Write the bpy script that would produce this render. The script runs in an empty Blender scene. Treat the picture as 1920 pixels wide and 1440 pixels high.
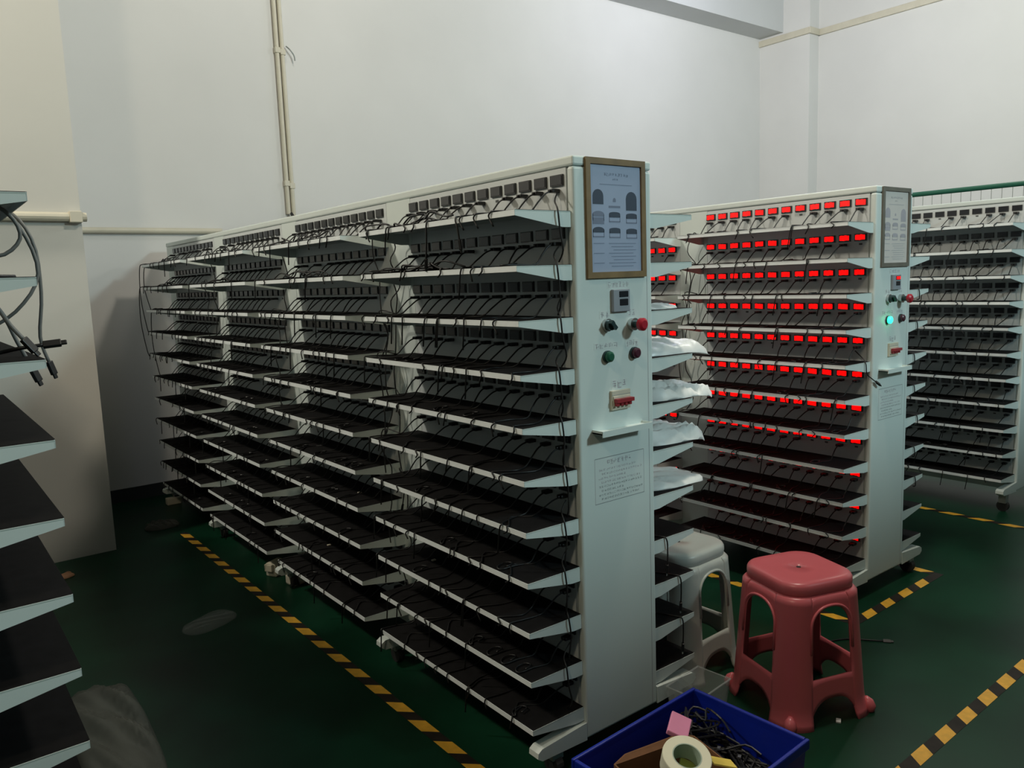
import bpy, bmesh, math, random
from mathutils import Vector, Matrix

# ------------------------------------------------------------------ camera, light, exposure
C = bpy.context.scene.collection
SC = bpy.context.scene
SC.view_settings.view_transform = 'Standard'
SC.view_settings.look = 'None'
SC.view_settings.gamma = 1.0
SC.view_settings.use_curve_mapping = False
SC.view_settings.exposure = 0.0

F_PX = 1474.2
YAW, PITCH, ROLL = 0.6572, -0.1321, -0.0369
cd = bpy.data.cameras.new('camera')
cd.sensor_width = 36.0
cd.lens = F_PX / 1920 * 36.0
cd.clip_start = 0.05
cam = bpy.data.objects.new('camera', cd)
C.objects.link(cam)
fw = Vector((math.sin(YAW) * math.cos(PITCH), math.cos(YAW) * math.cos(PITCH), math.sin(PITCH)))
rt = Vector((math.cos(YAW), -math.sin(YAW), 0))
up = rt.cross(fw)
r2 = math.cos(ROLL) * rt + math.sin(ROLL) * up
u2 = -math.sin(ROLL) * rt + math.cos(ROLL) * up
M = Matrix(((r2.x, u2.x, -fw.x, 0), (r2.y, u2.y, -fw.y, 0), (r2.z, u2.z, -fw.z, 1.57), (0, 0, 0, 1)))
cam.matrix_world = M
SC.camera = cam

wd = bpy.data.worlds.new('world')
SC.world = wd
wd.use_nodes = True
wd.node_tree.nodes['Background'].inputs[0].default_value = (0.5, 0.6, 0.7, 1)
wd.node_tree.nodes['Background'].inputs[1].default_value = 0.0


def lamp(name, loc, power, col, radius=0.16):
    l = bpy.data.lights.new(name, 'POINT')
    l.energy = power
    l.color = col
    l.shadow_soft_size = radius
    o = bpy.data.objects.new(name, l)
    o.location = loc
    C.objects.link(o)
    return o


def lamp_rgb(name, loc, rgb, radius=0.16):
    k = max(rgb)
    return lamp(name, loc, k, tuple(c / k for c in rgb), radius)


# warm lamp over the left aisle, neutral ones over the others, cool daylight-white one by the entrance
lamp_rgb('lamp_left_aisle_near', (-1.65, 0.34, 4.5), (125, 105, 74), 0.2)
lamp_rgb('lamp_left_aisle_far', (-1.65, 4.6, 4.5), (360, 330, 275), 0.2)
lamp_rgb('lamp_middle_aisle_near', (2.71, 1.5, 4.5), (205, 186, 156), 0.2)
lamp_rgb('lamp_middle_aisle_far', (2.71, 4.6, 4.5), (32, 30, 27), 0.2)
lamp_rgb('lamp_right_aisle_near', (6.7, 2.8, 4.5), (135, 137, 122), 0.2)
lamp_rgb('lamp_right_aisle_far', (6.7, 4.6, 4.5), (42, 42, 54), 0.2)
lamp_rgb('lamp_entrance', (4.3, -3.5, 4.2), (430, 590, 605), 0.35)

# ------------------------------------------------------------------ materials
MATS = {}


def mat(name, col, rough=0.5, metal=0.0, var=0.06, scale=8.0, emit=None, es=0.0, alpha=1.0, trans=0.0, spec=0.5, bump=0.0):
    m = bpy.data.materials.new(name)
    m.use_nodes = True
    nt = m.node_tree
    b = nt.nodes['Principled BSDF']
    b.inputs['Roughness'].default_value = rough
    b.inputs['Metallic'].default_value = metal
    b.inputs['Specular IOR Level'].default_value = spec
    b.inputs['Alpha'].default_value = alpha
    b.inputs['Transmission Weight'].default_value = trans
    tc = nt.nodes.new('ShaderNodeTexCoord')
    nz = nt.nodes.new('ShaderNodeTexNoise')
    nz.inputs['Scale'].default_value = scale
    nz.inputs['Detail'].default_value = 4
    rp = nt.nodes.new('ShaderNodeValToRGB')
    rp.color_ramp.elements[0].position = 0.3
    rp.color_ramp.elements[1].position = 0.7
    rp.color_ramp.elements[0].color = tuple(c * (1 - var) for c in col) + (1,)
    rp.color_ramp.elements[1].color = tuple(min(1, c * (1 + var)) for c in col) + (1,)
    nt.links.new(tc.outputs['Object'], nz.inputs['Vector'])
    nt.links.new(nz.outputs['Fac'], rp.inputs['Fac'])
    nt.links.new(rp.outputs['Color'], b.inputs['Base Color'])
    if emit:
        b.inputs['Emission Color'].default_value = emit + (1,)
        b.inputs['Emission Strength'].default_value = es
    if bump:
        bp = nt.nodes.new('ShaderNodeBump')
        bp.inputs['Strength'].default_value = bump
        nt.links.new(nz.outputs['Fac'], bp.inputs['Height'])
        nt.links.new(bp.outputs['Normal'], b.inputs['Normal'])
    MATS[name] = m
    return m


mat('plaster', (0.72, 0.715, 0.70), 0.9, var=0.03, scale=1.3, spec=0.2)
mat('plaster_dim_warm', (0.60, 0.59, 0.55), 0.9, var=0.03, scale=1.3, spec=0.2)  # same wall plaster, dimmer warm light on the pillar put into the colour
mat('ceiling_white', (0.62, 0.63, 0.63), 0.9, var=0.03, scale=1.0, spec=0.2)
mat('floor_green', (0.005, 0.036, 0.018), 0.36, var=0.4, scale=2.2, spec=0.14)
mat('low_bounce_dark', (0.07, 0.075, 0.075), 0.9, var=0.05, scale=1.0, spec=0.2)  # dark colour put on unseen surfaces to cut bounced light
mat('skirting', (0.03, 0.035, 0.035), 0.6)
mat('steel_white', (0.68, 0.755, 0.735), 0.42, var=0.02, scale=3)
mat('steel_face', (0.64, 0.69, 0.70), 0.5, var=0.03, scale=3)
mat('lip_white', (0.83, 0.89, 0.91), 0.4, var=0.03, scale=5)
mat('groove', (0.08, 0.09, 0.09), 0.7)
mat('black_mat', (0.0075, 0.0072, 0.008), 0.85, var=0.25, scale=30, spec=0.15)
mat('bezel', (0.022, 0.024, 0.026), 0.35)
mat('screen_dark', (0.016, 0.018, 0.024), 0.18)
mat('screen_red', (0.25, 0.0, 0.0), 0.4, emit=(1.0, 0.0, 0.0), es=1.5)
mat('cable_black', (0.010, 0.010, 0.011), 0.45, var=0.2, scale=40)
mat('plug_black', (0.012, 0.012, 0.013), 0.4)
mat('cable_grey', (0.17, 0.165, 0.155), 0.5)
mat('frame_brown', (0.20, 0.125, 0.05), 0.5, var=0.25, scale=14)
mat('paper_blue', (0.34, 0.40, 0.55), 0.45, var=0.04, scale=6)
mat('frame_taupe', (0.15, 0.135, 0.11), 0.5, var=0.15, scale=14)
mat('paper_pale', (0.66, 0.60, 0.57), 0.45, var=0.04, scale=6)
mat('ink_dark', (0.035, 0.05, 0.085), 0.6)
mat('ink_mid', (0.17, 0.20, 0.29), 0.6)
mat('ink_faint', (0.42, 0.41, 0.44), 0.6)
mat('ink_print', (0.24, 0.26, 0.27), 0.6)
mat('ink_mauve', (0.42, 0.39, 0.43), 0.6)
mat('label_film', (0.68, 0.74, 0.725), 0.42, var=0.02, scale=3)
mat('box_grey', (0.27, 0.29, 0.33), 0.5)
mat('chrome', (0.55, 0.57, 0.57), 0.25, metal=0.9)
mat('knob_dark', (0.015, 0.04, 0.042), 0.35)
mat('red_plastic', (0.42, 0.012, 0.03), 0.35)
mat('maroon_plastic', (0.06, 0.012, 0.025), 0.35)
mat('green_plastic', (0.012, 0.10, 0.055), 0.35)
mat('green_lit', (0.1, 0.8, 0.4), 0.4, emit=(0.01, 1.0, 0.35), es=5.0)
mat('cream_plastic', (0.62, 0.58, 0.47), 0.5)
mat('lever_red', (0.36, 0.03, 0.04), 0.4)
mat('pink_plastic', (0.64, 0.14, 0.165), 0.32, var=0.05, scale=4)
mat('greywhite_plastic', (0.50, 0.535, 0.50), 0.33, var=0.04, scale=4)
mat('blue_plastic', (0.003, 0.018, 0.30), 0.4, var=0.1, scale=5)
mat('cardboard', (0.17, 0.075, 0.03), 0.8, var=0.15, scale=20)
mat('tape_cream', (0.72, 0.72, 0.56), 0.6, var=0.04)
mat('tape_core', (0.33, 0.42, 0.35), 0.6)
mat('olive', (0.28, 0.36, 0.07), 0.6)
mat('pink_foam', (0.72, 0.27, 0.45), 0.8)
mat('yellow_paper', (0.75, 0.58, 0.10), 0.7)
mat('tape_yellow', (0.80, 0.43, 0.035), 0.55, var=0.14, scale=25)
mat('tape_black', (0.020, 0.016, 0.013), 0.6, var=0.3, scale=20, spec=0.2)
mat('white_film', (0.82, 0.82, 0.80), 0.42, var=0.04, scale=20, spec=0.3)
mat('foam_white', (0.78, 0.78, 0.77), 0.35, var=0.03)
mat('clear_film', (0.55, 0.57, 0.55), 0.2, var=0.1, alpha=0.15)
mat('grey_film', (0.13, 0.13, 0.11), 0.4, var=0.15, scale=7, alpha=0.6, spec=0.3)
mat('clear_box', (0.6, 0.65, 0.66), 0.12, alpha=0.28)
mat('conduit_cream', (0.62, 0.58, 0.47), 0.5)
mat('fence_green', (0.008, 0.10, 0.06), 0.4)
mat('wire_grey', (0.30, 0.32, 0.31), 0.4, metal=0.3)
mat('rubber', (0.02, 0.02, 0.02), 0.7)
mat('caster_metal', (0.45, 0.46, 0.46), 0.35, metal=0.6)
mat('brown_paper', (0.42, 0.22, 0.12), 0.8)
mat('door_paint', (0.55, 0.6, 0.62), 0.5)


# ------------------------------------------------------------------ mesh builder
class MB:
    def __init__(s):
        s.v, s.f, s.m = [], [], []
        s.mats = []

    def mi(s, name):
        if name not in s.mats:
            s.mats.append(name)
        return s.mats.index(name)

    def add(s, vs, fs, m):
        o = len(s.v)
        k = s.mi(m)
        s.v += [tuple(p) for p in vs]
        for f in fs:
            s.f.append([i + o for i in f])
            s.m.append(k)
        return s

    def box(s, x0, x1, y0, y1, z0, z1, m):
        vs = [(x, y, z) for x in (x0, x1) for y in (y0, y1) for z in (z0, z1)]
        return s.add(vs, [(0, 1, 3, 2), (4, 6, 7, 5), (0, 4, 5, 1), (2, 3, 7, 6), (0, 2, 6, 4), (1, 5, 7, 3)], m)

    def obox(s, c, ax, ay, az, m):  # oriented box: centre and three half-axis vectors
        c, ax, ay, az = map(Vector, (c, ax, ay, az))
        vs = [c + i * ax + j * ay + k * az for i in (-1, 1) for j in (-1, 1) for k in (-1, 1)]
        return s.add(vs, [(0, 1, 3, 2), (4, 6, 7, 5), (0, 4, 5, 1), (2, 3, 7, 6), (0, 2, 6, 4), (1, 5, 7, 3)], m)

    def prism(s, poly, d, m):  # polygon (3-D points) extruded by vector d
        n = len(poly)
        d = Vector(d)
        vs = [Vector(p) for p in poly] + [Vector(p) + d for p in poly]
        fs = [list(range(n))[::-1], [i + n for i in range(n)]]
        fs += [(i, (i + 1) % n, n + (i + 1) % n, n + i) for i in range(n)]
        return s.add(vs, fs, m)

    def tube(s, path, r, m, n=6, cap=True):
        P = [Vector(p) for p in path]
        rs = r if isinstance(r, (list, tuple)) else [r] * len(P)
        vs, fs = [], []
        t0 = (P[1] - P[0]).normalized()
        a = Vector((0, 0, 1)) if abs(t0.z) < 0.9 else Vector((1, 0, 0))
        u = t0.cross(a).normalized()
        for i, p in enumerate(P):
            t = (P[min(i + 1, len(P) - 1)] - P[max(i - 1, 0)]).normalized()
            u = (u - t * u.dot(t))
            u = u.normalized() if u.length > 1e-6 else t.orthogonal().normalized()
            w = t.cross(u)
            for k in range(n):
                an = 2 * math.pi * k / n
                vs.append(p + rs[i] * (math.cos(an) * u + math.sin(an) * w))
        for i in range(len(P) - 1):
            for k in range(n):
                fs.append((i * n + k, i * n + (k + 1) % n, (i + 1) * n + (k + 1) % n, (i + 1) * n + k))
        if cap:
            fs.append(list(range(n))[::-1])
            fs.append([len(vs) - n + k for k in range(n)])
        return s.add(vs, fs, m)

    def build(s, name, parent=None, loc=None, bevel=0.0, smooth=False, seg=2):
        me = bpy.data.meshes.new(name)
        me.from_pydata(s.v, [], s.f)
        for n in s.mats:
            me.materials.append(MATS[n])
        me.polygons.foreach_set('material_index', s.m)
        bm = bmesh.new()
        bm.from_mesh(me)
        bmesh.ops.recalc_face_normals(bm, faces=bm.faces)
        bm.to_mesh(me)
        bm.free()
        if smooth:
            me.polygons.foreach_set('use_smooth', [True] * len(me.polygons))
        me.update()
        o = bpy.data.objects.new(name, me)
        C.objects.link(o)
        if parent:
            o.parent = parent
        if loc is not None:
            o.location = loc
        if bevel:
            b = o.modifiers.new('bevel', 'BEVEL')
            b.width = bevel
            b.segments = seg
            b.limit_method = 'ANGLE'
        return o


def smooth_path(pts, n=4):
    P = [Vector(p) for p in pts]
    out = []
    for i in range(len(P) - 1):
        p0, p1, p2, p3 = P[max(i - 1, 0)], P[i], P[i + 1], P[min(i + 2, len(P) - 1)]
        for k in range(n):
            t = k / n
            out.append(0.5 * ((2 * p1) + (p2 - p0) * t + (2 * p0 - 5 * p1 + 4 * p2 - p3) * t * t + (3 * p1 - p0 - 3 * p2 + p3) * t ** 3))
    out.append(P[-1])
    return out


def tag(o, label, cat, group=None):
    o['label'] = label
    o['category'] = cat
    if group:
        o['group'] = group
    return o


def struct(o):
    o['kind'] = 'structure'
    return o


def empty(name, loc, rz=0.0):
    o = bpy.data.objects.new(name, None)
    o.empty_display_size = 0.1
    o.location = loc
    o.rotation_euler = (0, 0, rz)
    C.objects.link(o)
    return o


def dup(o, parent=None, loc=None):
    c = o.copy()
    C.objects.link(c)
    if parent:
        c.parent = parent
    if loc is not None:
        c.location = loc
    return c


ORD = ['first', 'second', 'third', 'fourth', 'fifth', 'sixth', 'seventh', 'eighth', 'ninth', 'tenth', 'eleventh', 'twelfth']

# ------------------------------------------------------------------ room
YW, XR, XL, YB, ZC = 6.45, 9.49, -5.0, -6.2, 5.3
struct(MB().box(XL - .2, XR + .2, YB - .2, YW + .2, -.2, 0, 'floor_green').build('floor'))
struct(MB().box(XL - .2, XR + .2, YB - .2, YW + .2, ZC, ZC + .2, 'low_bounce_dark').build('ceiling'))
struct(MB().box(XL - .2, XR + .2, YW, YW + .2, 0, ZC, 'plaster').build('wall_back'))
struct(MB().box(XL - .2, XL, YB, YW, 0, ZC, 'low_bounce_dark').build('wall_left'))
struct(MB().box(XR, XR + .2, YB, YW, 0, ZC, 'plaster').build('wall_right'))
struct(MB().box(XL - .2, XR + .2, YB - .2, YB, 0, ZC, 'low_bounce_dark').build('wall_front'))
struct(MB().box(0.1, .907, 5.25, YW, 0, ZC, 'plaster_dim_warm').build('wall_pillar'))
struct(MB().box(9.285, XR, 5.735, YW, 0, ZC, 'plaster').build('wall_pilaster'))
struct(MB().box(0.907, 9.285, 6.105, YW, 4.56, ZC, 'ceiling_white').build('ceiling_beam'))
struct(MB().box(.907, 9.285, YW - .012, YW, 0, .10, 'skirting').build('baseboard_back'))
# unseen wall added behind the camera to keep lamp light off floor and stools
struct(MB().box(XL, XR, -.95, -.85, 0, 2.35, 'low_bounce_dark').build('wall_light_blocker'))
# cable trunking running round the right-hand wall and its pilaster
m = MB()
m.box(XR - .03, XR, -3, 5.735, 4.455, 4.53, 'conduit_cream')
m.box(9.255, XR, 5.705, 5.735, 4.455, 4.53, 'conduit_cream')
m.box(9.255, 9.285, 5.735, 6.45, 4.455, 4.53, 'conduit_cream')
struct(m.build('trim_1', bevel=.004))


def conduit(name, p0, p1, r, label, group=None, clips=()):
    t = empty(name, p0)
    d = Vector(p1) - Vector(p0)
    MB().tube([(0, 0, 0), d * .5, d], r, 'conduit_cream', 12).build('pipe', t, smooth=False)
    for c in clips:
        q = d * c
        MB().box(q.x - r * 1.25, q.x + r * 1.25, q.y - r * 1.25, q.y + r, q.z - r * 1.25, q.z + r * 1.25, 'conduit_cream').build('clip', t, bevel=.004)
    tag(t, label, 'conduit', group)
    return t


conduit('conduit', (2.668, 6.428, 2.18), (2.668, 6.428, ZC), .018, 'left one of two upright cream conduits on the back wall', 'upright conduits on the back wall', (.08, .42, .8))
conduit('conduit', (2.712, 6.428, 2.16), (2.712, 6.428, ZC), .018, 'right one of two upright cream conduits on the back wall', 'upright conduits on the back wall', (.08, .42, .8))
conduit('conduit', (0.93, 6.425, 2.034), (2.10, 6.425, 2.034), .022, 'horizontal cream conduit on the back wall right of the pillar', None, (.06,))
conduit('conduit', (0.11, 5.222, 2.022), (0.93, 5.222, 2.022), .026, 'thick horizontal cream conduit across the front of the pillar', None, (.93,))
m = MB().tube(smooth_path([(2.745, 6.42, 3.53), (2.77, 6.40, 3.50), (2.80, 6.40, 3.46), (2.805, 6.40, 3.42)]), .006, 'wire_grey')
tag(m.build('wire_hook'), 'short bent wire sticking out beside the upright conduits', 'wire')
for nm, pts, lab in (
        ('cable_end', [(2.04, 6.425, 2.03), (2.10, 6.40, 2.00), (2.18, 6.38, 2.035), (2.26, 6.37, 2.02), (2.36, 6.36, 2.03)], 'black cables leaving the open end of the horizontal wall conduit'),
        ('cable_end', [(2.68, 6.40, 2.19), (2.70, 6.36, 2.13), (2.80, 6.35, 2.165), (2.92, 6.34, 2.165), (3.03, 6.33, 2.175)], 'black cables coming out of the upright conduits onto the rack')):
    m = MB()
    for k in range(3):
        m.tube(smooth_path([(p[0], p[1], p[2] + .012 * k * (1 if i % 2 else -.6)) for i, p in enumerate(pts)]), .008 + .004 * (k == 1), 'cable_black')
    tag(m.build(nm), lab, 'cable')

# ------------------------------------------------------------------ charging racks
W, D, P, S, Z11, YN, L = .338, .215, 1.112, .158, .178, .0124, .955
ROWS = 11


def zshelf(i):           # top surface of shelf i (0 = topmost), local z
    return Z11 + (ROWS - 1 - i) * S + .008


def zmeter(i):
    return 1.861 - S * i


def shelf_mesh(side):
    m = MB()
    sx = -1 if side == 'l' else 1
    # deck, front lip and the two tapered end brackets
    m.box(min(0, sx * D), max(0, sx * D), 0, L, -.004, -.0015, 'steel_white')
    m.box(min(sx * (D - .002), sx * D), max(sx * (D - .002), sx * D), 0, L, -.0165, 0, 'lip_white')
    for y in (0, L - .002):
        m.prism([(0, y, -.0005), (sx * D, y, -.0005), (sx * D, y, -.0165), (sx * .035, y, -.047), (0, y, -.047)], (0, .002, 0), 'steel_white')
    o = m.build('shelf')
    mm = MB().box(min(sx * .002, sx * (D - .002)), max(sx * .002, sx * (D + .0004)), .0015, L - .0015, -.0015, .0009, 'black_mat').build('rubber_mat', o)
    mm['label'] = 'black rubber mat'
    return o, mm


PROTO = {s: shelf_mesh(s) for s in 'lr'}
first_used = {'l': False, 'r': False}


def put_shelf(side, parent, x, y, z):
    o, mm = PROTO[side]
    if not first_used[side]:
        first_used[side] = True
        o.parent = parent
        o.location = (x, y, z)
        return o
    c = dup(o, parent, (x, y, z))
    dup(mm, c)
    return c


def meter_geo(m, lit, y, z, x=0.0, sx=-1, rng=random):
    """digital panel meter on the face x, looking along sx; bezel, window, glowing digits"""
    w, h = .0285, .0165
    m.box(min(x, x + sx * .006), max(x, x + sx * .006), y - w, y + w, z - h, z + h, 'bezel')
    m.box(min(x, x + sx * .0075), max(x, x + sx * .0075), y - w * .88, y + w * .88, z - h * .8, z + h * .8, 'screen_dark')
    if lit:
        # four glowing digits that run together into one ragged red block
        x0, x1 = sorted((x + sx * .0074, x + sx * .0084))
        yy = -w * .80
        for k in range(4):
            ww = w * .405
            a, b = rng.uniform(.60, .80), rng.uniform(.60, .80)
            poly = [(0, yy, -h * a), (0, yy + ww, -h * b), (0, yy + ww, h * rng.uniform(.60, .80)), (0, yy, h * rng.uniform(.60, .80))]
            m.prism([(x0, y + p[1], z + p[2]) for p in poly], (x1 - x0, 0, 0), 'screen_red')
            yy += w * .40


def meter_proto(lit, seed):
    m = MB()
    meter_geo(m, lit, 0, 0, rng=random.Random(seed))
    o = m.build('meter')
    C.objects.unlink(o)
    return o


MET = {False: [meter_proto(False, 1)], True: [meter_proto(True, s) for s in range(5)]}


def strokes(m, x0, x1, z0, z1, n, mt, y=-.0006, rows=1, seed=1):
    """small blurred printing: n character cells of short strokes on the plane y (facing -y)"""
    rg = random.Random(seed)
    cw = (x1 - x0) / n
    ch = z1 - z0
    for k in range(n):
        a = x0 + k * cw + cw * .08
        w = cw * .84
        for q in rg.sample(range(4), rg.choice((2, 3, 3))):
            zz = z0 + ch * (.04 + q * .28)
            p, e = rg.uniform(0, .35), rg.uniform(.6, 1)
            m.box(a + p * w, a + e * w, y, 0, zz, zz + ch * .10, mt)
        for q in rg.sample(range(4), rg.choice((1, 2, 2))):
            xx = a + w * (.05 + q * .27)
            p, e = rg.uniform(0, .4), rg.uniform(.55, 1)
            m.box(xx, xx + w * .11, y, 0, z0 + p * ch, z0 + e * ch, mt)


def cyl(m, c, axis, r, l, mt, n=20):
    c, a = Vector(c), Vector(axis).normalized()
    m.tube([c, c + a * l], r, mt, n)


def make_notice(loc, label, paper, frame_m):
    t = empty('notice_frame', loc)
    w, h = .258, .361
    m = MB()
    f = .0185
    for b in ((0, w, h - f, h), (0, w, 0, f), (0, f, f, h - f), (w - f, w, f, h - f)):
        m.box(b[0], b[1], -.008, 0, b[2], b[3], frame_m)
    m.build('frame', t)
    m = MB()
    m.box(f, w - f, -.003, 0, f, h - f, paper)

    def shape(cx, cz, ww, hh, mt, top=0.0, yy=-.0034):
        n = 8
        pts = [(cx - ww / 2, -.003, cz - hh / 2), (cx + ww / 2, -.003, cz - hh / 2)]
        rr = min(top, hh)
        pts += [(cx + ww / 2 * math.cos(a), -.003, cz + hh / 2 - rr + rr * math.sin(a)) for a in [math.pi * k / n for k in range(n + 1)]] if top else [(cx + ww / 2, -.003, cz + hh / 2), (cx - ww / 2, -.003, cz + hh / 2)]
        m.prism(pts, (0, yy + .003, 0), mt)
    dk, md = ('ink_dark', 'ink_mid') if paper == 'paper_blue' else ('ink_mauve', 'ink_mauve')
    strokes(m, .075, .185, .309, .318, 9, md, y=-.0034, seed=3)
    strokes(m, .115, .14, .297, .303, 3, md, y=-.0034, seed=4)
    m.box(.06, .20, -.0034, 0, .283, .2845, md)
    xs = (.052, .122, .197)
    for k, (cx, cz, ww, hh, tp) in enumerate(((xs[0], .246, .045, .045, .02), (xs[2], .236, .048, .058, .022))):
        shape(cx, cz, ww, hh, dk, tp)
    shape(xs[1], .238, .012, .012, md, .006)
    shape(xs[1], .217, .05, .006, md)
    for k, (cx, cz) in enumerate(((xs[0], .188), (xs[1], .186), (xs[2], .183), (xs[0], .140), (xs[1], .138), (xs[2], .136))):
        shape(cx, cz + .007, .048, .017, dk if k != 0 else md, .009 if k % 3 == 0 else .005)
        shape(cx, cz - .014, .048, .004 if k else .02, md)
        m.box(cx - .024, cx - .022, -.0034, 0, cz - .014, cz + .006, md)
        m.box(cx + .022, cx + .024, -.0034, 0, cz - .014, cz + .006, md)
    for k in range(8):
        zz = .105 - k * .010
        m.box(.095 + .01 * (k % 3), .215 - .012 * (k % 2), -.0034, 0, zz, zz + .0016, 'ink_mid' if paper == 'paper_blue' else 'ink_faint')
        if k % 3 == 0:
            m.box(.03, .075, -.0034, 0, zz, zz + .0018, md)
    m.build('printed_sheet', t)
    tag(t, label, 'framed notice')
    return t


def rack(name, label, X, Y, bays, lit=False, left=True, right_bays=1, dz=0.0, panel=True, indiv=96, lit_bays=(), pale=False, meters=True, face='l'):
    t = empty(name, (X, Y, dz))
    tag(t, label, 'rack')
    ln = bays * P
    MB().box(.006, W - .006, .03, ln, .11, 1.893, 'steel_face').build('spine', t)
    MB().box(0, W, .0, ln + .02, 1.899, 1.928, 'steel_white').build('top_cap', t, bevel=.006)
    MB().box(.02, W - .02, .02, ln, .075, .115, 'steel_white').build('base_rail', t)
    for sx, a in ((-1, 0), (1, W)):
        for n in range(bays):
            y0 = n * P + .940 if n else .94
            y1 = (n + 1) * P + .016
            MB().box(min(a, a + sx * -.006), max(a, a + sx * -.006), y0, y1 if n < bays - 1 else ln, .11, 1.897, 'steel_white').build('upright', t)
    # feet and casters
    ys = [0.0] + [n * P + 1.0 for n in range(bays)]
    for y in ys:
        for sx, a in ((-1, 0), (1, W)):
            m = MB()
            e = a + sx * .19
            pts = [(a, y, .075), (e, y, .082), (e + sx * .018, y, .095), (e + sx * .016, y, .112), (e, y, .122), (a, y, .135)]
            m.prism(pts, (0, .045, 0), 'steel_white')
            m.build('foot', t)
            m = MB()
            cx = a + sx * .12
            m.box(cx - .022, cx + .022, y + .008, y + .05, .055 - dz, .08, 'caster_metal')
            cyl(m, (cx - .014, y + .03, .034 - dz), (1, 0, 0), .034, .028, 'rubber', 18)
            m.build('caster', t)
    if panel:
        m = MB()
        m.box(0, W, 0, .03, .078, 1.8975, 'steel_white')
        m.build('end_panel', t, bevel=.009, seg=3)
        m = MB()
        m.box(W - .026, W - .0245, -.0006, .002, .09, 1.89, 'ink_faint')
        m.build('panel_seam', t)
        # controls, positions measured on the panel
        m = MB()
        m.box(.147, .221, -.012, 0, 1.457, 1.527, 'box_grey')
        m.box(.172, .213, -.0135, 0, 1.502, 1.5215, 'screen_dark')
        m.box(.174, .212, -.0135, 0, 1.4755, 1.497, 'screen_dark')
        o = m.build('voltmeter', t, bevel=.002)
        o['label'] = 'small grey volt and ampere meter with two dark windows'
        if lit:
            m = MB().box(.176, .209, -.015, -.0125, 1.505, 1.5185, 'screen_red')
            m.build('lit_digits', o)
        m = MB()
        cyl(m, (.124, 0, 1.418), (0, -1, 0), .020, .012, 'chrome', 24)
        cyl(m, (.124, -.012, 1.418), (0, -1, 0), .016, .014, 'knob_dark', 24)
        m.obox((.124, -.031, 1.418), (.004, 0, .004), (0, .007, 0), (-.011, 0, .011), 'knob_dark')
        m.build('selector_knob', t)['label'] = 'dark selector knob with chrome ring'
        m = MB()
        cyl(m, (.238, 0, 1.414), (0, -1, 0), .020, .016, 'chrome', 24)
        cyl(m, (.238, -.016, 1.414), (0, -1, 0), .012, .022, 'knob_dark', 20)
        o = m.build('emergency_stop', t)
        o['label'] = 'red mushroom emergency stop button'
        m = MB()
        m.tube([(.238, -.036, 1.414), (.238, -.040, 1.414), (.238, -.052, 1.414), (.238, -.058, 1.414)], [.015, .0205, .0205, .013], 'red_plastic', 24)
        m.build('mushroom_cap', o, smooth=False)
        for nm, px, pz, mt, lb in (('green_button', .124, 1.319, 'green_lit' if lit else 'green_plastic', 'round green indicator button'), ('stop_button', .245, 1.321, 'maroon_plastic', 'round dark red button')):
            m = MB()
            cyl(m, (px, 0, pz), (0, -1, 0), .019, .008, 'knob_dark', 24)
            m.tube([(px, -.008, pz), (px, -.018, pz), (px, -.022, pz)], [.0165, .0165, .011], mt, 24)
            m.build(nm, t)['label'] = lb
        m = MB()
        m.box(.134, .217, -.010, 0, 1.146, 1.208, 'cream_plastic')
        m.box(.138, .213, -.0135, -.009, 1.158, 1.190, 'cream_plastic')
        m.box(.134, .217, -.0105, 0, 1.193, 1.195, 'ink_print')
        o = m.build('circuit_breaker', t, bevel=.0015)
        m = MB()
        m.box(.140, .215, -.030, -.013, 1.171, 1.183, 'lever_red')
        for k in range(4):
            m.box(.143 + k * .0185, .153 + k * .0185, -.024, -.013, 1.160, 1.172, 'lever_red')
        m.build('lever', o)['label'] = 'joined red breaker levers'
        m = MB()
        m.box(.054, .280, -.045, 0, 1.083, 1.087, 'steel_white')
        m.box(.054, .280, -.047, -.044, 1.075, 1.094, 'steel_white')
        m.box(.054, .056, -.045, 0, 1.083, 1.094, 'steel_white')
        m.box(.278, .280, -.045, 0, 1.083, 1.094, 'steel_white')
        m.build('tray', t)['label'] = 'shallow white metal tray'
        for args in ((.134, .228, 1.534, 1.551, 6, 'ink_faint', 11), (.098, .142, 1.441, 1.459, 2, 'ink_faint', 12), (.222, .256, 1.443, 1.461, 2, 'ink_faint', 13),
                     (.072, .172, 1.345, 1.361, 5, 'ink_faint', 14), (.210, .266, 1.343, 1.363, 4, 'ink_mauve', 15), (.144, .210, 1.213, 1.239, 3, 'ink_mauve', 16)):
            m = MB()
            m.box(args[0] - .003, args[1] + .003, -.0003, 0, args[2] - .003, args[3] + .003, 'label_film')
            strokes(m, *args[:6], seed=args[6])
            m.build('printed_label', t)
        m = MB()
        m.box(.060, .286, -.0002, 0, .850, .9985, 'label_film')
        m.box(.062, .284, -.0004, 0, .9965, .9985, 'ink_print')
        m.box(.060, .286, -.0004, 0, .850, .8518, 'ink_print')
        m.box(.0605, .0617, -.0004, 0, .85, .998, 'ink_faint')
        m.box(.2845, .2857, -.0004, 0, .85, .998, 'ink_faint')
        strokes(m, .112, .226, .972, .988, 7, 'ink_mauve', seed=17)
        for k in range(8):
            z = .955 - k * .0135
            x1 = (.245, .275, .20, .27, .275, .19, .28, .26)[k]
            x0 = .076 if k % 2 == 0 else .088
            strokes(m, x0, x1, z, z + .007, int((x1 - x0) / .011), 'ink_mauve' if k < 4 else 'ink_print', seed=20 + k, y=-.0005)
        m.build('printed_notice', t)['label'] = 'boxed block of small printed instructions'
    # faces with meters
    rng = random.Random(hash(name) % 999 if False else len(label))
    faces = [('l', 0, -1)] if face == 'l' else [('r', W, 1)]
    rest = MB()
    count = 0
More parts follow.
